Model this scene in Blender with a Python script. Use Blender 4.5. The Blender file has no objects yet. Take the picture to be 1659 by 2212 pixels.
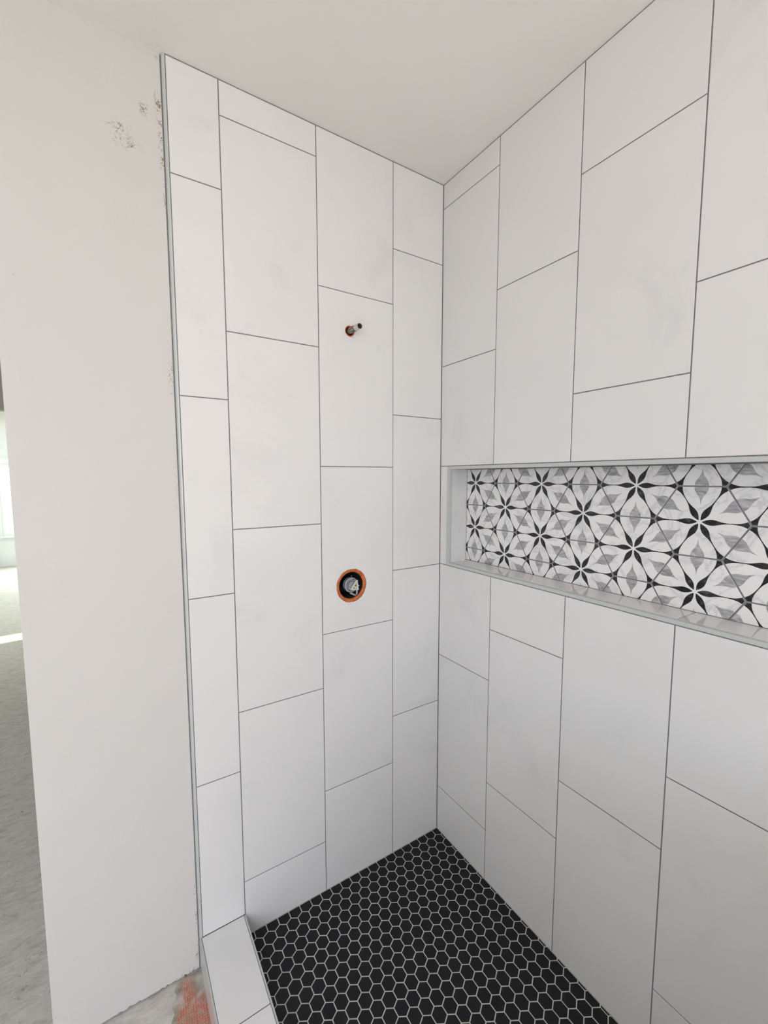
import bpy, bmesh, math, random
from mathutils import Vector, Matrix

S = bpy.context.scene
C = S.collection
random.seed(7)

# ------------------------------------------------------------------ camera
CAM = Vector((-1.16050541, -1.35704642, 1.56818009))
YAW, PIT, ROL, F, CX, CY = 0.5569, -0.0893, -0.0025, 913.0652, 812.847, 1111.8018
W, H = 1659.0, 2212.0
fwd = Vector((math.sin(YAW)*math.cos(PIT), math.cos(YAW)*math.cos(PIT), math.sin(PIT)))
rr = Vector((math.cos(YAW), -math.sin(YAW), 0)); uu = rr.cross(fwd)
Rv = rr*math.cos(ROL) + uu*math.sin(ROL)
Uv = -rr*math.sin(ROL) + uu*math.cos(ROL)
cam = bpy.data.cameras.new('camera'); co = bpy.data.objects.new('camera', cam); C.objects.link(co)
m = Matrix((Rv, Uv, -fwd)).transposed().to_4x4(); m.translation = CAM
co.matrix_world = m
cam.sensor_fit = 'VERTICAL'; cam.sensor_height = 24.0
cam.lens = F/H*24.0
cam.shift_x = (W/2 - CX)/H
cam.shift_y = (CY - H/2)/H
cam.clip_start = 0.02; cam.clip_end = 60
S.camera = co

# ------------------------------------------------------------------ world, sun, area lights, exposure
world = bpy.data.worlds.new('sky'); S.world = world; world.use_nodes = True
wn = world.node_tree; bg = wn.nodes['Background']
bg.inputs[0].default_value = (0.86, 0.965, 0.95, 1); bg.inputs[1].default_value = 2.6

def area(name, loc, rot, sx, sy, power, color):
    l = bpy.data.lights.new(name, 'AREA'); l.shape = 'RECTANGLE'; l.size = sx; l.size_y = sy
    l.energy = power; l.color = color
    o = bpy.data.objects.new(name, l); o.location = loc; o.rotation_euler = rot; C.objects.link(o); return o
PI = math.pi
# daylight entering by the bathroom's windows (behind and left of the camera): cool sky from above, warm ground bounce from below
area('rear_window_sky_light', (-2.3, -3.93, 1.65), (PI/2-.85, 0, 0), 2.0, 1.0, 51, (0.54, 0.685, 1.0))
area('rear_window_ground_light', (-2.3, -3.93, 1.35), (PI/2+.95, 0, 0), 2.0, .7, 23, (1.0, 0.585, 0.235))
area('left_window_sky_light', (-3.33, -3.0, 1.60), (PI/2-.6, 0, -PI/2), 1.3, 1.0, 8, (1.0, 0.90, 0.84))
# ceiling lamp added out of view to fill the bathroom's light
area('added_ceiling_light', (-2.3, -2.2, 2.66), (0, 0, 0), 0.35, 0.35, 11, (0.62, 0.74, 1.0))
# daylight entering by the far room's window
area('window_daylight', (-1.95, 8.5, 1.25), (PI/2, 0, PI), 1.5, 1.4, 70, (0.93, 1.0, 0.93))
sun = bpy.data.lights.new('sun', 'SUN'); sun.energy = 36; sun.angle = 0.01; sun.color = (1, 0.72, 0.37)
so = bpy.data.objects.new('sun', sun); C.objects.link(so)
sd = Vector((1.0, 0.12, -0.62)).normalized()
so.rotation_euler = sd.to_track_quat('-Z', 'Y').to_euler(); so.location = (-6, 4, 6)

vs = S.view_settings
vs.view_transform = 'Standard'; vs.look = 'None'; vs.gamma = 1; vs.exposure = -0.05
vs.use_curve_mapping = False

# ------------------------------------------------------------------ materials
def srgb(h):
    v = [int(h[i:i+2], 16)/255 for i in (0, 2, 4)]
    return tuple(((c/12.92) if c <= .04045 else ((c+.055)/1.055)**2.4) for c in v) + (1,)

def mat(name, col, rough=0.5, metal=0.0, spec=0.5):
    mt = bpy.data.materials.new(name); mt.use_nodes = True
    b = mt.node_tree.nodes['Principled BSDF']
    b.inputs['Base Color'].default_value = col
    b.inputs['Roughness'].default_value = rough
    b.inputs['Metallic'].default_value = metal
    b.inputs['Specular IOR Level'].default_value = spec
    return mt

def N(mt, t, **k):
    n = mt.node_tree.nodes.new(t)
    for a, v in k.items(): setattr(n, a, v)
    return n
def L(mt, a, b): mt.node_tree.links.new(a, b)
def bsdf(mt): return mt.node_tree.nodes['Principled BSDF']

def coords(mt, vary=True, scale=(1, 1, 1), rot=(0, 0, 0)):
    """object coordinates, shifted at random from one object to the next"""
    tc = N(mt, 'ShaderNodeTexCoord'); mp = N(mt, 'ShaderNodeMapping')
    mp.inputs['Scale'].default_value = scale; mp.inputs['Rotation'].default_value = rot
    L(mt, tc.outputs['Object'], mp.inputs['Vector'])
    if vary:
        oi = N(mt, 'ShaderNodeObjectInfo'); ml = N(mt, 'ShaderNodeMath', operation='MULTIPLY'); ml.inputs[1].default_value = 91.7
        L(mt, oi.outputs['Random'], ml.inputs[0]); L(mt, ml.outputs[0], mp.inputs['Location'])
    return mp.outputs['Vector']

def noise(mt, vec, scale, detail=4, rough=.55, dist=0):
    n = N(mt, 'ShaderNodeTexNoise'); n.inputs['Scale'].default_value = scale
    n.inputs['Detail'].default_value = detail; n.inputs['Roughness'].default_value = rough
    n.inputs['Distortion'].default_value = dist
    L(mt, vec, n.inputs['Vector']); return n.outputs['Fac']

def ramp(mt, fac, stops):
    r = N(mt, 'ShaderNodeValToRGB'); e = r.color_ramp.elements
    e[0].position, e[0].color = stops[0]; e[1].position, e[1].color = stops[-1]
    for p, c in stops[1:-1]:
        x = e.new(p); x.color = c
    L(mt, fac, r.inputs['Fac']); return r.outputs['Color']

def mix(mt, fac, a, b):
    x = N(mt, 'ShaderNodeMix', data_type='RGBA')
    for s, v in ((0, fac), (6, a), (7, b)):
        if hasattr(v, 'links'): L(mt, v, x.inputs[s])
        else: x.inputs[s].default_value = v
    return x.outputs[2]

def bump(mt, fac, strength, dist):
    b = N(mt, 'ShaderNodeBump'); b.inputs['Strength'].default_value = strength; b.inputs['Distance'].default_value = dist
    L(mt, fac, b.inputs['Height']); L(mt, b.outputs['Normal'], bsdf(mt).inputs['Normal'])

def math_(mt, op, a, b=None, clamp=False):
    n = N(mt, 'ShaderNodeMath', operation=op); n.use_clamp = clamp
    for i, v in enumerate((a, b)):
        if v is None: continue
        if hasattr(v, 'links'): L(mt, v, n.inputs[i])
        else: n.inputs[i].default_value = v
    return n.outputs[0]

def g(v, w=0.0, b=0.0): return (v+w, v, v+b, 1)

# white glazed wall tile with very faint grey clouding
M_tile = mat('white_tile', g(.80), .19)
v = coords(M_tile)
L(M_tile, ramp(M_tile, noise(M_tile, v, 3.2, 6, .6, .6), [(.30, (.715, .715, .715, 1)), (.42, (.765, .763, .755, 1)), (.75, (.785, .782, .773, 1))]), bsdf(M_tile).inputs['Base Color'])
bump(M_tile, noise(M_tile, v, 5.5, 2), .04, .004)
M_sill = mat('glossy_white_tile', (.79, .785, .765, 1), .06, 0, .6)
# wall grout
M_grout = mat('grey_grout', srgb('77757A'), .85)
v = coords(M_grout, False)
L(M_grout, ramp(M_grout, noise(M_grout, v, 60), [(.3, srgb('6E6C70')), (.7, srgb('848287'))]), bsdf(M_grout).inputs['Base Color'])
M_fgrout = mat('light_grey_grout', srgb('9C9B9A'), .85)
v = coords(M_fgrout, False)
L(M_fgrout, ramp(M_fgrout, noise(M_fgrout, v, 40), [(.3, srgb('BDB9B5')), (.7, srgb('CFCCC8'))]), bsdf(M_fgrout).inputs['Base Color'])
# black matte hexagons
M_black = mat('black_tile', g(.012), .5, 0, .28)
v = coords(M_black)
L(M_black, ramp(M_black, noise(M_black, v, 25), [(.3, (.0055, .0062, .0080, 1)), (.7, (.0085, .0095, .0120, 1))]), bsdf(M_black).inputs['Base Color'])
# marble print of the mosaic
M_marble = mat('white_marble', g(.8), .16)
v = coords(M_marble)
n1 = noise(M_marble, v, 9, 6, .55, 1.1)
vein = math_(M_marble, 'ABSOLUTE', math_(M_marble, 'SUBTRACT', n1, .5))
L(M_marble, ramp(M_marble, vein, [(0.0, (.66, .66, .68, 1)), (.018, (.78, .78, .79, 1)), (.05, (.84, .84, .83, 1))]), bsdf(M_marble).inputs['Base Color'])
M_leaf = mat('grey_marble', g(.4), .16)
v = coords(M_leaf, True, (1, 1, 3.5), (.5, 0, 0))
L(M_leaf, ramp(M_leaf, noise(M_leaf, v, 26, 6, .6, 1.2), [(.28, (.20, .20, .21, 1)), (.5, (.40, .40, .41, 1)), (.7, (.60, .60, .60, 1))]), bsdf(M_leaf).inputs['Base Color'])
M_petal = mat('black_marble', g(.02), .18)
v = coords(M_petal, True, (1, 1, 2))
L(M_petal, ramp(M_petal, noise(M_petal, v, 34, 6, .6, 1.0), [(.45, (.010, .010, .012, 1)), (.62, (.045, .045, .05, 1)), (.76, (.20, .20, .21, 1))]), bsdf(M_petal).inputs['Base Color'])
# satin metal edge trim
M_trim = mat('satin_trim', srgb('C6CBC9'), .4, .15)
# drywall
def plaster(name, base, stains):
    mt = mat(name, base, .92, 0, .2)
    tc = N(mt, 'ShaderNodeTexCoord'); vec = tc.outputs['Object']
    big = noise(mt, vec, 1.7, 3)
    lo = tuple(c*.965 for c in base[:3]) + (1,)
    col = mix(mt, ramp(mt, big, [(.35, (0, 0, 0, 1)), (.7, (1, 1, 1, 1))]), lo, base)
    specks = noise(mt, vec, 260, 4, .65)
    blot = noise(mt, vec, 60, 3, .6)
    for (p, rad, sc, amount, tint) in stains:
        mp = N(mt, 'ShaderNodeMapping', vector_type='TEXTURE')
        mp.inputs['Location'].default_value = p; mp.inputs['Scale'].default_value = sc
        L(mt, vec, mp.inputs['Vector'])
        gr = N(mt, 'ShaderNodeVectorMath', operation='LENGTH'); L(mt, mp.outputs[0], gr.inputs[0])
        inside = N(mt, 'ShaderNodeMapRange'); L(mt, gr.outputs['Value'], inside.inputs[0])
        inside.inputs[1].default_value = rad; inside.inputs[2].default_value = rad*.2
        inside.inputs[3].default_value = 0; inside.inputs[4].default_value = 1
        s2 = math_(mt, 'ADD', specks, math_(mt, 'MULTIPLY', blot, .6))
        s3 = N(mt, 'ShaderNodeMapRange'); L(mt, s2, s3.inputs[0])
        s3.inputs[1].default_value = .84; s3.inputs[2].default_value = .94
        f = math_(mt, 'MULTIPLY', math_(mt, 'MULTIPLY', s3.outputs[0], inside.outputs[0]), amount, True)
        col = mix(mt, f, col, tint)
    L(mt, col, bsdf(mt).inputs['Base Color'])
    bump(mt, noise(mt, vec, 130, 4, .6), .22, .0012)
    return mt
BR = srgb('8A7A5C'); GY = srgb('8A867E')
M_dry = plaster('painted_plaster', (.67, .658, .635, 1), [
    ((-1.099, .01, 2.478), 1, (.040, .2, .034), 1.0, GY),
    ((-1.080, .01, 2.445), 1, (.045, .2, .022), .9, BR),
    ((-1.040, .01, 2.553), 1, (.013, .2, .036), 1.0, BR),
    ((-1.004, .01, 2.575), 1, (.013, .2, .050), 1.5, BR),
    ((-.999, .01, 2.47), 1, (.011, .2, .110), 1.3, BR),
    ((-.999, .01, 2.69), 1, (.012, .2, .016), .8, GY),
    ((-.996, .01, 2.33), 1, (.010, .2, .055), .8, GY),
    ((-.997, .01, 1.84), 1, (.014, .2, .085), 1.2, GY),
    ((-.997, .01, 1.55), 1, (.010, .2, .10), .6, GY),
    ((-1.337, .01, 2.06), 1, (.009, .2, .006), .9, GY),
    ((-.996, .01, .22), 1, (.009, .2, .15), 1.3, GY),
    ((-.998, .01, .03), 1, (.012, .2, .03), 1.6, GY),
    ((-1.03, .01, -.028), 1, (.05, .2, .010), 1.6, GY)])
M_ceil = plaster('ceiling_paint', (.89, .87, .84, 1), [
    ((-1.0, 0, 2.707), 1, (.05, .05, .2), .12, GY),
    ((-.02, -.03, 2.707), 1, (.06, .06, .2), .12, GY)])
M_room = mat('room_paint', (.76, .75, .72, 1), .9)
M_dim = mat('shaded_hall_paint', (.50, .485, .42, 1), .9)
M_white = mat('white_paint', (.82, .83, .82, 1), .6)
# dusty sheet floor
M_floor = mat('dusty_subfloor', g(.4), .8)
v = coords(M_floor, False, (1, 1, 1))
sm = coords(M_floor, False, (2.2, 6.5, 1), (0, 0, .25))
base = ramp(M_floor, noise(M_floor, sm, 7.5, 10, .78, .5), [(.28, srgb('A8A398')), (.46, srgb('CDC9C2')), (.62, srgb('DEDBD6')), (.8, srgb('E8E6E2'))])
dirt = ramp(M_floor, noise(M_floor, v, 42, 5, .7, .3), [(.62, (0, 0, 0, 1)), (.72, (1, 1, 1, 1))])
dcol = mix(M_floor, dirt, base, srgb('7E7465'))
L(M_floor, dcol, bsdf(M_floor).inputs['Base Color'])
bump(M_floor, noise(M_floor, v, 70, 10, .78, .5), .6, .005)
# orange membrane with mortar smeared over it
M_orange = mat('orange_membrane', srgb('D9653A'), .6)
v = coords(M_orange, False)
tc = N(M_orange, 'ShaderNodeTexCoord')
br = N(M_orange, 'ShaderNodeTexBrick'); br.offset = 0.0
br.inputs['Scale'].default_value = 1.0; br.inputs['Brick Width'].default_value = .0070; br.inputs['Row Height'].default_value = .0070
br.inputs['Mortar Size'].default_value = .00055; br.inputs['Mortar Smooth'].default_value = .3
br.inputs['Color1'].default_value = srgb('D8886E'); br.inputs['Color2'].default_value = srgb('CB7558'); br.inputs['Mortar'].default_value = srgb('6A4238')
mpb = N(M_orange, 'ShaderNodeMapping'); mpb.inputs['Rotation'].default_value = (0, 0, .06)
L(M_orange, tc.outputs['Object'], mpb.inputs['Vector']); L(M_orange, mpb.outputs[0], br.inputs['Vector'])
sme = noise(M_orange, coords(M_orange, False, (1, .55, 1), (0, 0, .5)), 24, 6, .65, .6)
edge_ = None
smc = ramp(M_orange, noise(M_orange, v, 30, 6, .6), [(.28, srgb('857E70')), (.48, srgb('ABA598')), (.7, srgb('CFCBC4'))])
# mortar thicker towards the plaster wall (+y) and towards -x and the curb
sx = N(M_orange, 'ShaderNodeSeparateXYZ'); L(M_orange, tc.outputs['Object'], sx.inputs[0])
dx = math_(M_orange, 'ABSOLUTE', math_(M_orange, 'ADD', sx.outputs[0], 1.036))
ms = math_(M_orange, 'ADD', sme, math_(M_orange, 'MULTIPLY', math_(M_orange, 'SUBTRACT', dx, .022), 7.0))
ms = math_(M_orange, 'ADD', ms, math_(M_orange, 'MULTIPLY', math_(M_orange, 'ADD', sx.outputs[1], .05), 3.0))
mask = ramp(M_orange, ms, [(.46, (0, 0, 0, 1)), (.60, (1, 1, 1, 1))])
haze = ramp(M_orange, noise(M_orange, v, 70, 6, .7), [(.45, (.12, .12, .12, 1)), (.66, (.75, .75, .75, 1))])
L(M_orange, mix(M_orange, mask, mix(M_orange, haze, br.outputs['Color'], smc), smc), bsdf(M_orange).inputs['Base Color'])
bump(M_orange, ms, .5, .002)
M_ring = mat('orange_rubber', srgb('C4682F'), .5)
v = coords(M_ring, False)
L(M_ring, ramp(M_ring, noise(M_ring, v, 45), [(.35, srgb('A8542A')), (.65, srgb('CF7236'))]), bsdf(M_ring).inputs['Base Color'])
M_dark = mat('dark_cavity', g(.012), .8)
M_plastic = mat('grey_plastic', srgb('A9A8B2'), .35)
M_pale = mat('pale_plastic', srgb('C9C6BC'), .3)
M_steel = mat('galvanised_pipe', srgb('9A938C'), .32, .85)
v = coords(M_steel, False)
L(M_steel, ramp(M_steel, noise(M_steel, v, 210, 5, .7), [(.38, srgb('4A3B33')), (.5, srgb('8A8078')), (.62, srgb('B8B2AC'))]), bsdf(M_steel).inputs['Base Color'])
M_brass = mat('dark_brass', srgb('2E2A26'), .5, .5)
M_bright = mat('bare_steel', srgb('C9C4BE'), .3, .8)
M_frame = mat('white_window_frame', (.85, .86, .86, 1), .4)
M_glass = mat('window_glass', (1, 1, 1, 1), .02)     # thin clear pane: mostly straight through, a little mirror
tr = N(M_glass, 'ShaderNodeBsdfTransparent'); gl = N(M_glass, 'ShaderNodeBsdfGlossy'); gl.inputs['Roughness'].default_value = .02
ms_ = N(M_glass, 'ShaderNodeMixShader'); ms_.inputs[0].default_value = .06
L(M_glass, tr.outputs[0], ms_.inputs[1]); L(M_glass, gl.outputs[0], ms_.inputs[2])
L(M_glass, ms_.outputs[0], M_glass.node_tree.nodes['Material Output'].inputs['Surface'])
M_rock = mat('dark_wood_plate', srgb('4A423A'), .9)

# ------------------------------------------------------------------ helpers
def obj(name, me, mats, parent=None, kind=None, label=None, cat=None, group=None, loc=None):
    if isinstance(me, bmesh.types.BMesh):
        bmx = me; me = bpy.data.meshes.new(name); bmx.to_mesh(me); bmx.free()
    if not me.materials:
        for mm in (mats if isinstance(mats, (list, tuple)) else [mats]): me.materials.append(mm)
    o = bpy.data.objects.new(name, me); C.objects.link(o)
    if loc is not None: o.location = loc
    if parent is not None: o.parent = parent
    if kind: o['kind'] = kind
    if label: o['label'] = label
    if cat: o['category'] = cat
    if group: o['group'] = group
    return o

def empty(name, loc, label, cat, group=None, kind=None):
    o = bpy.data.objects.new(name, None); C.objects.link(o); o.location = loc; o.empty_display_size = .05
    if label: o['label'] = label
    if cat: o['category'] = cat
    if group: o['group'] = group
    if kind: o['kind'] = kind
    return o

def put(o, parent):
    """parent o while keeping its world place"""
    o.parent = parent; o.location = Vector(o.location) - Vector(parent.location)
    return o

def add_box(b, x0, x1, y0, y1, z0, z1):
    vs_ = [b.verts.new((x, y, z)) for z in (z0, z1) for y in (y0, y1) for x in (x0, x1)]
    for f in ((0, 2, 3, 1), (4, 5, 7, 6), (0, 1, 5, 4), (2, 6, 7, 3), (1, 3, 7, 5), (0, 4, 6, 2)):
        b.faces.new([vs_[i] for i in f])
def box(*a):
    b = bmesh.new(); add_box(b, *a); return b

FR = {'back': (Vector((1, 0, 0)), Vector((0, 0, 1)), Vector((0, -1, 0))),
      'right': (Vector((0, -1, 0)), Vector((0, 0, 1)), Vector((-1, 0, 0))),
      'floor': (Vector((1, 0, 0)), Vector((0, 1, 0)), Vector((0, 0, 1)))}
def P3(fr, u, v, n): U, V, Nn = FR[fr]; return U*u + V*v + Nn*n

def inset(poly, d):
    n = len(poly); out = []
    for i in range(n):
        p0, p1, p2 = Vector(poly[i-1]), Vector(poly[i]), Vector(poly[(i+1) % n])
        a = (p1-p0).normalized(); b = (p2-p1).normalized()
        na = Vector((-a.y, a.x)); nb = Vector((-b.y, b.x))
        k = na + nb; den = max(k.dot(na), .3)
        out.append(p1 + k*(d/den))
    return out

def clip(poly, test):
    """clip polygon by half plane a*u+b*v<=c"""
    a, b, c = test; out = []
    for i in range(len(poly)):
        p, q = poly[i], poly[(i+1) % len(poly)]
        dp, dq = a*p[0]+b*p[1]-c, a*q[0]+b*q[1]-c
        if dp <= 0: out.append(p)
        if (dp < 0 < dq) or (dq < 0 < dp):
            t = dp/(dp-dq); out.append((p[0]+(q[0]-p[0])*t, p[1]+(q[1]-p[1])*t))
    res = []
    for p in out:
        if not res or abs(p[0]-res[-1][0])+abs(p[1]-res[-1][1]) > 1e-6: res.append(p)
    if len(res) > 1 and abs(res[0][0]-res[-1][0])+abs(res[0][1]-res[-1][1]) < 1e-6: res.pop()
    return res if len(res) > 2 else []
def clip_rect(poly, u0, u1, v0, v1):
    for t in ((-1, 0, -u0), (1, 0, u1), (0, -1, -v0), (0, 1, v1)):
        if poly: poly = clip(poly, t)
    return poly
def parea(p): return abs(sum(p[i-1][0]*p[i][1]-p[i][0]*p[i-1][1] for i in range(len(p))))/2

def add_prism(b, fr, poly, top, bottom, bev=.0006):
    """convex ccw polygon with a small bevel round its top face"""
    ins = inset(poly, bev) if bev else poly
    r0 = [b.verts.new(P3(fr, p[0], p[1], bottom)) for p in poly]
    r1 = [b.verts.new(P3(fr, p[0], p[1], top-bev)) for p in poly]
    r2 = [b.verts.new(P3(fr, p[0], p[1], top)) for p in ins] if bev else r1
    n = len(poly)
    for i in range(n):
        j = (i+1) % n
        b.faces.new((r0[i], r0[j], r1[j], r1[i]))
        if bev: b.faces.new((r1[i], r1[j], r2[j], r2[i]))
    b.faces.new(r2); b.faces.new(r0[::-1])

def circle(cu, cv, r, n=40, wob=0, seed=1):
    rnd = random.Random(seed); 
    return [(cu+r*(1+wob*rnd.uniform(-1, 1))*math.cos(2*PI*i/n), cv+r*(1+wob*rnd.uniform(-1, 1))*math.sin(2*PI*i/n)) for i in range(n)]

def add_holed(b, fr, outer, holes, top, bottom):
    """slab with holes"""
    for lev, rev in ((top, False), (bottom, True)):
        edges = []; rings = []
        for ring in [outer]+holes:
            vv = [b.verts.new(P3(fr, p[0], p[1], lev)) for p in ring]
            rings.append(vv)
            edges += [b.edges.new((vv[i], vv[(i+1) % len(vv)])) for i in range(len(vv))]
        bmesh.ops.triangle_fill(b, use_beauty=True, use_dissolve=False, edges=edges)
        if not rev: tops = rings
        else:
            for A, B in zip(tops, rings):
                for i in range(len(A)):
                    j = (i+1) % len(A); b.faces.new((A[i], A[j], B[j], B[i]))
    bmesh.ops.recalc_face_normals(b, faces=b.faces)

def rect(u0, u1, v0, v1): return [(u0, v0), (u1, v0), (u1, v1), (u0, v1)]

_cache = {}
def tile(parent, fr, u0, u1, v0, v1, name='wall_tile', top=0.0, thick=.009, gap=.003, material=None, out=0.0):
    """rectangular tile whose cell is u0..u1 x v0..v1; alike tiles share a mesh"""
    w, h = round(u1-u0-gap, 4), round(v1-v0-gap, 4)
    key = (fr, w, h, thick, name)
    if key not in _cache:
        b = bmesh.new(); add_prism(b, fr, rect(-w/2, w/2, -h/2, h/2), 0, -thick)
        me = bpy.data.meshes.new(name); b.to_mesh(me); b.free(); me.materials.append(material or M_tile); _cache[key] = me
    o = obj(name, _cache[key], None, parent, loc=P3(fr, (u0+u1)/2, (v0+v1)/2, top))
    return o

# ------------------------------------------------------------------ setting: shell of the rooms
ZO = -.038     # level of the bare floor outside the shower
ZC = 2.707
TP = .603      # vertical tile pitch
Z0 = 2.4101

VALVE = (-.4240, 1.1660, .0632)
PIPE = (-.4238, 2.0800, .0190)

# tiled back wall: grout bed with both pipe holes
b = bmesh.new()
vh = circle(VALVE[0], VALVE[1], VALVE[2]+.0015, 40); ph = circle(PIPE[0], PIPE[1], PIPE[2]+.001, 20)
add_holed(b, 'back', rect(-.9844, .0125, -.02, ZC), [vh, ph], -.0008, -.012)
wall_back = obj('wall_back', b, M_grout, kind='structure')

XE = [-.9844, -.8469, -.5436, -.2397, 0.0]
offs = {1: -.0034, 2: -.0011, 3: -.0012, 4: -.0037}
for c in range(4):
    x0, x1 = XE[c], XE[c+1]
    zs = sorted([Z0 - (3-c)*TP/3 - k*TP + offs[c+1] for k in range(-2, 6)])
    lo = .0795 if c == 0 else -.0012
    zs = [lo] + [z for z in zs if lo+.02 < z < ZC-.02] + [ZC-.0015]
    if x1 == 0: x1 = -.0005
    if c == 0: x0 += .0005
    for a, d in zip(zs, zs[1:]):
        cx_, cz_ = (x0+x1)/2, (a+d)/2
        hole = None
        for (hx, hz, hr), n in ((VALVE, 44), (PIPE, 22)):
            if x0 < hx < x1 and a < hz < d: hole = (hx, hz, hr, n)
        if hole:
            b = bmesh.new()
            hx, hz, hr, n = hole
            add_holed(b, 'back', rect(x0+.0015-cx_, x1-.0015-cx_, a+.0015-cz_, d-.0015-cz_),
                      [circle(hx-cx_, hz-cz_, hr, n, .018, 5)], 0, -.009)
            obj('wall_tile', b, M_tile, wall_back, loc=(cx_, 0, cz_))
        else:
            tile(wall_back, 'back', x0, x1, a, d)

# tiled right wall with the niche opening
NZ0, NZ1, NY0 = 1.2026, 1.6110, .0400      # outer line of the niche's trim (u = -y)
NI0, NI1, NIY = 1.2153, 1.5980, .0580
YEND = 1.60
b = bmesh.new()
for (u0, u1, v0, v1) in ((0, YEND, -.02, NZ0+.003), (0, YEND, NZ1-.003, ZC), (0, NY0+.003, NZ0+.003, NZ1-.003), (1.40, YEND, NZ0+.003, NZ1-.003)):
    add_box(b, .0008, .012, -u1, -u0+(.0007 if u0 == 0 else 0), v0, v1)
wall_right = obj('wall_right', b, M_grout, kind='structure')
YE = [.0005, .2856, .5867, .8853, 1.1860, 1.4870, YEND]
offr = [.0037, .0007, .0018, .0032, .002, .001]
for c in range(6):
    u0, u1 = YE[c], YE[c+1]
    zs = sorted([Z0 + (c+1)*TP/3 - k*TP + offr[c] for k in range(0, 9)])
    low = [-.0012] + [z for z in zs if .02 < z < NZ0-.03] + [NZ0]
    high = [NZ1] + [z for z in zs if NZ1+.03 < z < ZC-.02] + [ZC-.0015]
    for zz in (low, high):
        for a, d in zip(zz, zz[1:]): tile(wall_right, 'right', u0, u1, a, d)
tile(wall_right, 'right', YE[0], NY0+.0012, NZ0, NZ1)
for u0, u1 in ((1.40, 1.487), (1.487, YEND)): tile(wall_right, 'right', u0, u1, NZ0, NZ1)

# niche: sill, head and cheek tiles, patterned back
NB = .110
NEND = 1.40
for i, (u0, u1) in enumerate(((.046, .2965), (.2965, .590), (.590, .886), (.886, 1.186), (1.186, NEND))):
    for nm, z0, z1 in (('niche_sill_tile', NI0-.008, NI0), ('niche_head_shaded', NI1, NI1+.008)):
        o = obj(nm, box(.0125, NB-.001, -u1+.0012, -u0-.0012, z0, z1), M_sill if 'sill' in nm else M_grout, wall_right)  # head in grout grey: shade of its underside put into the colour
cheek = bmesh.new()
pts = [(.0125, -NIY+.0006), (NB-.001, -.0415), (NB-.001, -.0335), (.0105, -.050)]
lo = [cheek.verts.new((x, y, NI0)) for x, y in pts]; hi = [cheek.verts.new((x, y, NI1)) for x, y in pts]
cheek.faces.new(lo); cheek.faces.new(hi[::-1])
for i in range(4): cheek.faces.new((lo[i], lo[(i+1) % 4], hi[(i+1) % 4], hi[i]))
bmesh.ops.recalc_face_normals(cheek, faces=cheek.faces)
obj('niche_cheek_tile', cheek, M_tile, wall_right)
obj('niche_cheek_tile', box(.0105, NB-.001, -NEND-.008, -NEND, NI0, NI1), M_tile, wall_right)
nb = bmesh.new()
add_box(nb, NB+.0007, NB+.012, -NEND-.01, -.030, NI0-.012, NI1+.012)          # grout bed behind the mosaic
add_box(nb, .0105, NB+.0007, -NEND-.01, -.030, NI0-.012, NI0-.0085)
add_box(nb, .0105, NB+.0007, -NEND-.01, -.030, NI1+.0085, NI1+.012)
obj('niche_grout', nb, M_grout, wall_right)

MR = .1050; AP = MR*math.sqrt(3)/2
hexn = [(math.cos(k*PI/3), math.sin(k*PI/3)) for k in range(6)]
pet = [(.05, .005), (.09, .028), (.15, .055), (.21, .070), (.27, .072), (.33, .061), (.39, .043), (.45, .026), (.51, .015), (.58, .010), (.66, .010), (.74, .015), (.81, .027), (.87, .046), (.92, .070), (.96, .094), (1.02, .145)]
leaf = [(.0, .150), (.04, .149), (.09, .140), (.14, .118), (.19, .086), (.24, .053), (.29, .029), (.35, .013), (.44, .002)]
def mosaic(cu, cv):
    r = MR - .0019/math.sqrt(3)*2*.95
    lim = (-.0, NEND, NI0, NI1)
    lim = (.0415+.001, NEND-.001, NI0+.0012, NI1-.0012)
    poly = clip_rect([(cu+x*r, cv+y*r) for x, y in hexn], *lim)
    if not poly or parea(poly) < 2e-5: return
    b = bmesh.new()
    mu = sum(p[0] for p in poly)/len(poly); mv = sum(p[1] for p in poly)/len(poly)
    add_prism(b, 'right', [(p[0]-mu, p[1]-mv) for p in poly], 0, -.006, .0004)
    def patch(q, mi):
        q = clip_rect(q, *lim)
        for k in range(6):
            a = k*PI/3 + PI/6
            if q: q = clip(q, (math.cos(a), math.sin(a), math.cos(a)*cu+math.sin(a)*cv + r*math.sqrt(3)/2-.0003))
        if not q or parea(q) < 1e-8: return
        f = b.faces.new([b.verts.new(P3('right', p[0]-mu, p[1]-mv, .00012)) for p in q]); f.material_index = mi
    for k in range(6):
        for arr, mi, ang in ((pet, 1, k*PI/3), (leaf, 2, k*PI/3+PI/6)):
            ca, sa = math.cos(ang), math.sin(ang)
            for (r0, w0), (r1, w1) in zip(arr, arr[1:]):
                if mi == 2: r0, r1, w0, w1 = AP/MR-r1, AP/MR-r0, w1, w0
                q = [(r0, -w0), (r1, -w1), (r1, w1), (r0, w0)]
                patch([(cu+MR*(x*ca-y*sa), cv+MR*(x*sa+y*ca)) for x, y in q], mi)
    obj('mosaic_tile', b, [M_marble, M_petal, M_leaf], wall_right, loc=P3('right', mu, mv, -NB))
for k in range(-1, 9):
    for j in range(-1, 4):
        mosaic(.0925 + .1577*k, (1.5420 if k % 2 == 0 else 1.4512+.182*0) - .1820*j)

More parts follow.
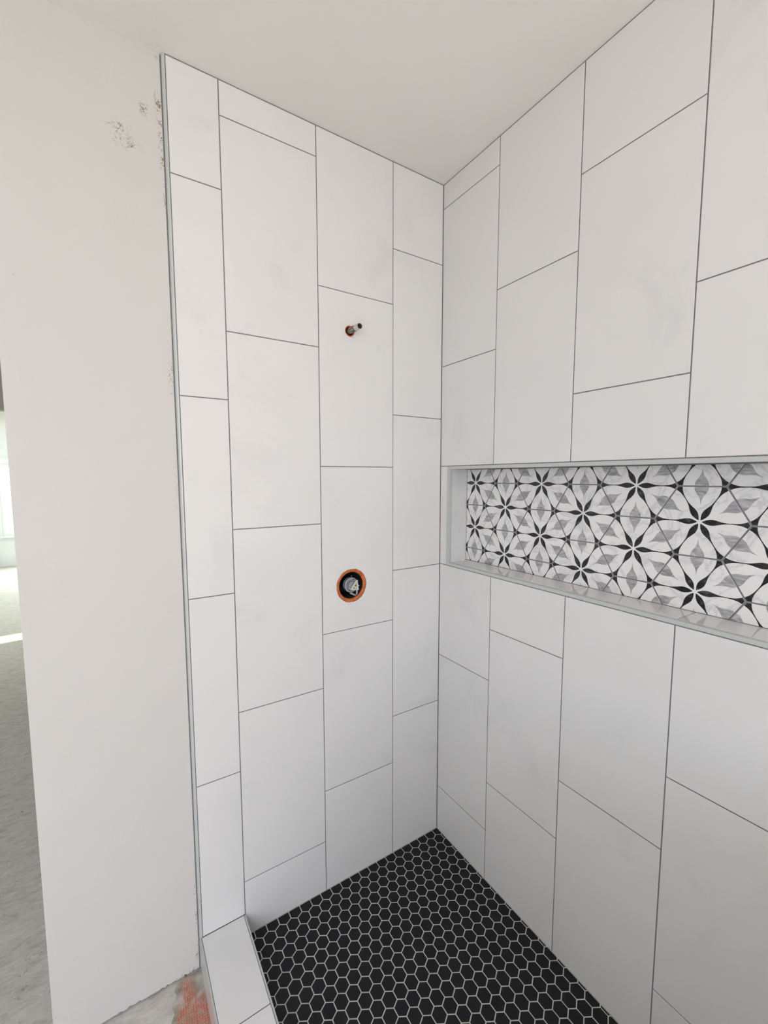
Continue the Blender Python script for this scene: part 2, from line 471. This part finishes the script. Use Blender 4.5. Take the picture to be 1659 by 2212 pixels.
# metal trims: niche frame and end of the tiled wall
def bar_right(u0, u1, v0, v1, name):
    b = bmesh.new(); add_box(b, -.0012, .0105, -u1, -u0, v0, v1)
    bmesh.ops.bevel(b, geom=[e for e in b.edges], offset=.0008, segments=2, affect='EDGES')
    return b
t = bmesh.new()
obj('trim_1', bar_right(NY0+.0012, NEND+.012, NI1, NZ1-.0015, ''), M_trim, kind='structure')
obj('trim_2', bar_right(NY0+.0012, NEND+.012, NZ0+.0015, NI0, ''), M_trim, kind='structure')
obj('trim_3', bar_right(NY0+.0012, NIY, NI0, NI1, ''), M_trim, kind='structure')
obj('trim_4', bar_right(NEND, NEND+.012, NI0, NI1, ''), M_trim, kind='structure')
# rounded trim closing the tiles against the plaster
b = bmesh.new()
prof = [(-.9848, .011), (-.9848, -.0004)]
for i in range(9):
    a = PI/2*i/8
    prof.append((-.9863-.0067*math.sin(a), -.0004+.0110*(1-math.cos(a))))
prof = [(x, y) for x, y in prof]
lo = [b.verts.new((x, y, ZO+.01)) for x, y in prof]; hi = [b.verts.new((x, y, ZC-.001)) for x, y in prof]
b.faces.new(lo); b.faces.new(hi[::-1])
for i in range(len(prof)): b.faces.new((lo[i], lo[(i+1) % len(prof)], hi[(i+1) % len(prof)], hi[i]))
bmesh.ops.recalc_face_normals(b, faces=b.faces)
obj('trim_5', b, M_trim, kind='structure')

# plastered partition, its bottom edge broken and ragged
rnd = random.Random(3)
out = [(-.9962, ZC)]
out += [(-1.375, ZC)]
xs = [-1.375 + .3788*i/80 for i in range(81)]
base_l = [(-1.375, ZO+.004)] + [(x, ZO+.005+.0028*rnd.random()+(.004 if rnd.random() < .12 else 0)) for x in xs[1:-1]] + [(-.9962, ZO+.006)]
out += base_l
b = bmesh.new()
f1 = [b.verts.new((x, .010, z)) for x, z in out]; f2 = [b.verts.new((x, .0235, z)) for x, z in out]
b.faces.new(f1[::-1]); b.faces.new(f2)
for i in range(len(out)): b.faces.new((f1[i], f1[(i+1) % len(out)], f2[(i+1) % len(out)], f2[i]))
bmesh.ops.triangulate(b, faces=[f for f in b.faces if len(f.verts) > 4])
bmesh.ops.recalc_face_normals(b, faces=b.faces)
tb = box(-1.0, -.9846, .0112, .0235, ZO, ZC)
wall_left = obj('wall_left', b, M_dry, kind='structure')
obj('joint_filler', tb, M_grout, wall_left)
obj('bottom_plate', box(-1.36, -.99, .0237, .06, ZO, ZO+.035), M_rock, wall_left)
obj('wall_return', box(-1.375, -1.362, .0236, 2.72, ZO, ZC), M_dry, wall_left)

# bare floor, ceilings and the rest of the rooms
b = bmesh.new(); add_box(b, -3.5, -.9915, -4.1, .0235, ZO-.1, ZO); add_box(b, -3.5, .0, .0236, 8.75, ZO-.1, ZO)
floor = obj('floor', b, M_floor, kind='structure')
ceiling = obj('ceiling', box(-3.5, .25, -4.1, 2.72, ZC, ZC+.1), M_ceil, kind='structure')

def wall_open(name, axis, at, th, a0, a1, z0, z1, ops, mt):
    """wall along an axis with rectangular openings [(a,b,z,z)]"""
    b = bmesh.new()
    def seg(p, q, r, s):
        if q-p < 1e-4 or s-r < 1e-4: return
        if axis == 'x': add_box(b, p, q, at, at+th, r, s)
        else: add_box(b, at, at+th, p, q, r, s)
    cur = a0
    for (p, q, r, s) in sorted(ops):
        seg(cur, p, z0, z1); seg(p, q, z0, r); seg(p, q, s, z1); cur = q
    seg(cur, a1, z0, z1)
    return obj(name, b, mt, kind='structure')
wall_open('wall_left_side', 'y', -3.5, .1, -4.1, 2.72, ZO, ZC, [(-3.7, -2.3, .9, 2.1)], M_room)
wall_open('wall_rear', 'x', -4.1, .1, -3.4, 0, ZO, ZC, [(-3.3, -1.3, .95, 2.15)], M_room)
wall_open('wall_shower_end', 'x', -1.76, .12, -.985, 0, ZO, 1.05, [], M_room)
wall_open('wall_rear_side', 'y', 0, .1, -4.1, -1.64, ZO, ZC, [], M_room)
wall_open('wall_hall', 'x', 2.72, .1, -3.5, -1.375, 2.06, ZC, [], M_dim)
obj('ceiling', box(-3.5, -1.0, 2.82, 3.99, 2.06, 2.2), M_white, kind='structure')
obj('ceiling', box(-3.1, .1, 3.99, 8.75, 2.7, 2.8), M_white, kind='structure')
obj('wall_hall_front', box(-3.5, 0, 3.97, 4.0, 2.2, 2.7), M_white, kind='structure')
wall_open('wall_hall_right', 'y', -1.362, .1, 2.73, 3.9, ZO, 2.06, [], M_white)
wall_open('wall_far_right', 'y', -.1, .1, 3.9, 8.62, ZO, 2.7, [], M_white)
wall_open('wall_hall_jamb', 'x', 2.72, .1, -3.55, -3.1, ZO, 2.06, [], M_room)
wall_open('wall_far_left', 'y', -3.2, .1, 2.82, 8.62, ZO, 2.7, [(3.82, 4.10, .2, 2.0)], M_white)
wall_open('wall_far', 'x', 8.62, .1, -3.2, 0, ZO, 2.7, [(-2.88, -1.2, .52, 1.81)], M_white)

def window(name, axis, at, a0, a1, z0, z1, parts, wf=.045):
    w = obj(name, (lambda: (lambda b: b)(bmesh.new()))(), M_frame, kind='structure') if False else empty(name, (0, 0, 0), None, None, kind='structure')
    def bx(p, q, r, s, d0, d1):
        return box(p, q, at+d0, at+d1, r, s) if axis == 'x' else box(at+d0, at+d1, p, q, r, s)
    b = bmesh.new()
    for (p, q, r, s) in ((a0, a0+wf, z0, z1), (a1-wf, a1, z0, z1), (a0+wf, a1-wf, z0, z0+wf), (a0+wf, a1-wf, z1-wf, z1)):
        add_box(b, *((p, q, at+.02, at+.06, r, s) if axis == 'x' else (at+.02, at+.06, p, q, r, s)))
    obj('window_frame', b, M_frame, w)
    for (p, q, r, s) in parts: obj('glazing_bar', bx(p, q, r, s, .028, .052), M_frame, w)
    obj('window_pane', bx(a0+wf, a1-wf, z0+wf, z1-wf, .038, .042), M_glass, w)
    return w
window('window_1', 'x', 8.62, -2.88, -1.2, .52, 1.81, [(-2.835, -1.245, 1.235, 1.265)])
window('window_2', 'x', -4.1, -3.3, -1.3, .95, 2.15, [(-2.32, -2.28, .995, 2.105)])
window('window_3', 'y', -3.5, -3.7, -2.3, .9, 2.1, [(-3.02, -2.98, .945, 2.055)])
window('window_4', 'y', -3.2, 3.82, 4.10, .2, 2.0, [], .02)
obj('trim_6', box(-3.0, -1.1, 8.58, 8.62, 1.83, 1.92), M_white, kind='structure')
obj('trim_7', box(-3.0, -1.1, 8.55, 8.62, .49, .515), M_white, kind='structure')

# ------------------------------------------------------------------ shower floor: black hexagons
b = box(-.985, .0008, -1.64, .0008, -.1, -.0008)
sf = obj('floor', b, M_fgrout, kind='structure')
sf.name = 'floor_shower'
HP = .0416; HR = HP/math.sqrt(3); RS = .0359
hr = (HP-.0031)/math.sqrt(3)
def project(p):
    d = p-CAM; D = d.dot(fwd)
    return (CX+F*d.dot(Rv)/D, CY-F*d.dot(Uv)/D, D)
lim = (-.8462, -.0022, -1.63, -.0022)
hexes = []
for n in range(-1, 46):
    for k in range(-1, 22):
        cx_ = -.0296 - HP*k - (HP/2 if n % 2 else 0)
        cy_ = -.0508 - RS*n
        poly = clip_rect([(cx_+hr*math.cos(PI/6+i*PI/3), cy_+hr*math.sin(PI/6+i*PI/3)*RS/(HP*.8660)) for i in range(6)], *lim)
        if not poly or parea(poly) < 1.2e-5: continue
        px, py, D = project(Vector((cx_, cy_, 0)))
        vis = -20 < px < W+20 and py < H+25 and D > .1
        hexes.append((cx_, cy_, poly, len(poly) == 6 and abs(parea(poly)-2.598*hr*hr*RS/(HP*.866)) < 1e-6, vis, parea(poly)/max(D, .1)**2))
hexes.sort(key=lambda h: (not h[4], -h[5]))
stuff = bmesh.new(); nparts = 0; full = None
for cx_, cy_, poly, whole, vis, a in hexes:
    if vis and nparts < 300:
        nparts += 1
        if whole:
            if full is None:
                q = bmesh.new(); add_prism(q, 'floor', [(p[0]-cx_, p[1]-cy_) for p in poly], 0, -.006, .0005)
                full = bpy.data.meshes.new('hexagon_tile'); q.to_mesh(full); q.free(); full.materials.append(M_black)
            obj('hexagon_tile', full, None, sf, loc=(cx_, cy_, 0))
        else:
            q = bmesh.new(); add_prism(q, 'floor', [(p[0]-cx_, p[1]-cy_) for p in poly], 0, -.006, .0004)
            obj('hexagon_tile', q, M_black, sf, loc=(cx_, cy_, 0))
    else:
        add_prism(stuff, 'floor', poly, 0, -.006, .0004)
obj('hexagon_tiles', stuff, M_black, sf, kind='stuff')
print('hexes', len(hexes), 'visible', sum(h[4] for h in hexes))

# ------------------------------------------------------------------ curb
curb = empty('shower_curb', (-.916, -.8, ZO), 'low white tiled curb with metal edge trims between bare floor and black hexagon floor', 'curb')
CT = .0795
def cpart(name, b, mt, **k): return put(obj(name, b, mt, **k), curb)
cpart('curb_core', box(-.9835, -.8485, -1.63, -.0005, ZO, CT-.0008), M_grout)
for y0, y1 in ((-.2860, .0003), (-.8890, -.2860), (-1.492, -.8890), (-1.63, -1.492)):
    b = bmesh.new(); add_prism(b, 'floor', rect(-.9862, -.8525, y0+.0015, y1-.0015), CT, CT-.008)
    cpart('curb_tile', b, M_tile)
for y0, y1 in ((-.585, -.0015), (-1.188, -.585), (-1.63, -1.188)):
    cpart('curb_side_tile', box(-.9915, -.9837, y0+.0015, y1-.0015, ZO+.003, CT-.006), M_tile)
    cpart('curb_side_tile', box(-.8483, -.8466, y0+.0015, y1-.0015, .001, CT-.004), M_tile)
def cbar(x0, x1):
    b = box(x0, x1, -1.63, -.0015, CT-.005, CT+.0006)
    bmesh.ops.bevel(b, geom=list(b.edges), offset=.0008, segments=2, affect='EDGES'); return b
cpart('metal_trim', cbar(-.9925, -.9878), M_trim, label='satin metal trim')
cpart('metal_trim', cbar(-.8508, -.8462), M_trim, label='satin metal trim')

# ------------------------------------------------------------------ orange membrane on the bare floor
rnd = random.Random(11)
edge = [(-.9925, .008), (-1.058, .008)]
y = .0
x = -1.062
edge += [(-1.064, .003), (-1.073, -.008), (-1.07, -.03), (-1.085, -.05), (-1.08, -.075), (-1.092, -.095), (-1.088, -.13), (-1.10, -.16), (-1.094, -.21), (-1.105, -.27), (-1.10, -.36), (-.9925, -.40)]
b = bmesh.new()
fine = []
for p, q in zip(edge, edge[1:]+edge[:1]):
    fine.append(p)
    if p[0] < -1.05 and q[0] < -1.05:
        for k in range(1, 6):
            t_ = k/6; fine.append((p[0]+(q[0]-p[0])*t_+rnd.uniform(-.0014, .0014), p[1]+(q[1]-p[1])*t_))
edge = fine
lo = [b.verts.new((x, y, ZO)) for x, y in edge]; hi = [b.verts.new((x+.0005, y, ZO+.0009)) for x, y in edge]
b.faces.new(lo); b.faces.new(hi[::-1])
for i in range(len(edge)): b.faces.new((lo[i], lo[(i+1) % len(edge)], hi[(i+1) % len(edge)], hi[i]))
bmesh.ops.triangulate(b, faces=[f for f in b.faces if len(f.verts) > 4])
bmesh.ops.recalc_face_normals(b, faces=b.faces)
obj('membrane_strip', b, M_orange, label='orange gridded membrane strip smeared with grey mortar beside the curb', cat='membrane')

# ------------------------------------------------------------------ shower arm stub
def cyl(b, p0, p1, r0, r1=None, n=24, cap0=True, cap1=True):
    r1 = r0 if r1 is None else r1
    d = (p1-p0).normalized(); a = d.orthogonal().normalized(); c = d.cross(a)
    A = [b.verts.new(p0+(a*math.cos(2*PI*i/n)+c*math.sin(2*PI*i/n))*r0) for i in range(n)]
    B = [b.verts.new(p1+(a*math.cos(2*PI*i/n)+c*math.sin(2*PI*i/n))*r1) for i in range(n)]
    for i in range(n):
        j = (i+1) % n; b.faces.new((A[i], A[j], B[j], B[i]))
    if cap0: b.faces.new(A[::-1])
    if cap1: b.faces.new(B)
    return A, B
def tube(b, p0, p1, ro, ri, n=24):
    A, B = cyl(b, p0, p1, ro, n=n, cap0=False, cap1=False)
    A2, B2 = cyl(b, p0, p1, ri, n=n, cap0=False, cap1=False)
    for f in list(b.faces): pass
    for i in range(n):
        j = (i+1) % n
        b.faces.new((A[j], A[i], A2[i], A2[j])); b.faces.new((B[i], B[j], B2[j], B2[i]))
    bmesh.ops.recalc_face_normals(b, faces=b.faces)

px, pz, pr_ = PIPE
pipe = empty('pipe_stub', (px, 0, pz), 'short threaded metal pipe end sticking out of the upper round hole in the tile', 'pipe')
def pp(name, b, mt, par=pipe, **k): 
    o = obj(name, b, mt, **k); return put(o, par)
b = bmesh.new(); tube(b, Vector((px, .06, pz+.002)), Vector((px-.0010, -.048, pz-.0030)), .0100, .0082)
for f in b.faces: f.smooth = len(f.verts) == 4 and abs(f.normal.y) < .5
pp('pipe', b, M_steel)
b = bmesh.new(); tube(b, Vector((px-.0010, -.0475, pz-.0030)), Vector((px-.0015, -.074, pz-.0045)), .0102, .0086)
pp('pipe_end', b, M_bright, label='bare bright pipe end')
b = bmesh.new()                              # the thread near the wall
for i in range(9):
    y = -.004 - .0028*i
    cyl(b, Vector((px, y+.0008, pz)), Vector((px, y, pz)), .0102, .0108, 24)
    cyl(b, Vector((px, y, pz)), Vector((px, y-.0008, pz)), .0108, .0102, 24)
pp('thread', b, M_steel)
b = bmesh.new(); cyl(b, Vector((px-.0014, -.068, pz-.0040)), Vector((px-.0009, -.030, pz-.0025)), .0081, n=20)
pp('pipe_bore', b, M_dark)
b = bmesh.new(); tube(b, Vector((px, .03, pz)), Vector((px, .0012, pz)), pr_+.0006, pr_-.0035, 22)
pp('orange_collar', b, M_ring, label='orange rubber collar')
b = bmesh.new(); cyl(b, Vector((px, .032, pz)), Vector((px, .030, pz)), pr_-.002, n=22)
pp('cavity_backing', b, M_ring)
# chipped saw cut under the hole
cut = bmesh.new(); add_box(cut, px+.000, px+.018, -.0003, .0002, pz-.0197, pz-.0189)
pp('saw_cut', cut, M_grout)

# ------------------------------------------------------------------ mixing valve in its hole
vx, vz, vr = VALVE
val = empty('shower_valve', (vx, 0, vz), 'rough grey shower valve with clear plastic stem inside the orange rimmed round hole', 'valve')
def vp(name, b, mt, **k): return pp(name, b, mt, par=val, **k)
b = bmesh.new(); n = 48                     # orange rim, slightly rounded
profile = [(vr-.0005, .020), (vr-.0003, .0016), (vr-.0025, .0002), (vr-.0070, .0002), (vr-.0105, .0012), (vr-.0128, .0030), (vr-.0132, .0070), (vr-.0005, .020)]
rings = []
for r, y in profile:
    rings.append([b.verts.new((vx+r*math.cos(2*PI*i/n), y, vz+r*math.sin(2*PI*i/n))) for i in range(n)])
for A, B in zip(rings, rings[1:]+rings[:1]):
    for i in range(n):
        j = (i+1) % n; f = b.faces.new((A[i], A[j], B[j], B[i])); f.smooth = True
bmesh.ops.recalc_face_normals(b, faces=b.faces)
vp('orange_rim', b, M_ring, label='orange rubber rim')
b = bmesh.new()                              # dark wall cavity
A, B = cyl(b, Vector((vx, .0068, vz)), Vector((vx, .10, vz)), vr-.0128, n=40, cap0=False)
bmesh.ops.recalc_face_normals(b, faces=b.faces)
for f in b.faces: f.normal_flip()
vp('wall_cavity', b, M_dark)
VC = Vector((vx+.012, 0, vz-.005))
def V(x, y, z): return Vector((VC.x+x, y, VC.z+z))
b = bmesh.new(); tube(b, V(0, .040, 0), V(0, .024, 0), .0285, .0235, 36)
vp('valve_collar', b, M_plastic, label='grey plastic collar')
b = bmesh.new(); cyl(b, V(0, .085, 0), V(0, .041, 0), .024, .024, 36)
vp('valve_body', b, M_brass, label='dark valve body')
b = bmesh.new(); cyl(b, V(0, .0395, 0), V(0, .032, 0), .0230, .0215, 36); cyl(b, V(0, .03, 0), V(0, .018, 0), .016, .0145, 28)
vp('cartridge', b, M_plastic)
# triangular handle stop in front of the stem
b = bmesh.new()
tri = [(-.011, -.011), (.017, -.014), (.013, .018)]
for i in range(3):
    p, q = tri[i], tri[(i+1) % 3]
    cyl(b, V(p[0], .006, p[1]), V(q[0], .006, q[1]), .0040, n=10)
    cyl(b, V(p[0], .020, p[1]), V(p[0], .004, p[1]), .0044, n=12)
for p in tri: cyl(b, V(0.003, .010, -.003), V(p[0], .006, p[1]), .0030, n=8)
vp('handle_stop', b, M_pale, label='pale clear plastic triangular stop')
b = bmesh.new(); cyl(b, V(.003, .020, -.003), V(.003, -.002, -.003), .0045, .0038, 16); cyl(b, V(.003, -.002, -.003), V(.003, -.003, -.003), .0038, .002, 16)
vp('stem', b, M_pale)
b = bmesh.new()
lug = [(-.010, -.027), (.012, -.039), (.019, -.037), (.0185, -.017)]
for p, q in zip(lug, lug[1:]): cyl(b, V(p[0], .016, p[1]), V(q[0], .016, q[1]), .0036, n=10)
vp('bracket', b, M_plastic)
b = bmesh.new(); cyl(b, V(.020, .016, -.006), V(.029, .016, -.003), .0045, .0018, 8); cyl(b, V(.020, .016, -.008), V(.024, .020, .004), .002, .0015, 8)
vp('wing_tab', b, M_pale)
b = bmesh.new(); cyl(b, V(-.001, .024, .036), V(-.001, .020, .036), .0022, n=10)
vp('screw', b, M_steel)
b = bmesh.new()
add_box(b, vx-.052, vx+.052, .0995, .101, vz-.052, vz+.052)
vp('cavity_backing', b, M_dark)

# body of the added ceiling lamp, unseen behind the camera
b = bmesh.new(); tube(b, Vector((-2.3, -2.2, ZC)), Vector((-2.3, -2.2, ZC-.012)), .30, .25, 32)
obj('added_lamp_rim', b, M_white, ceiling)
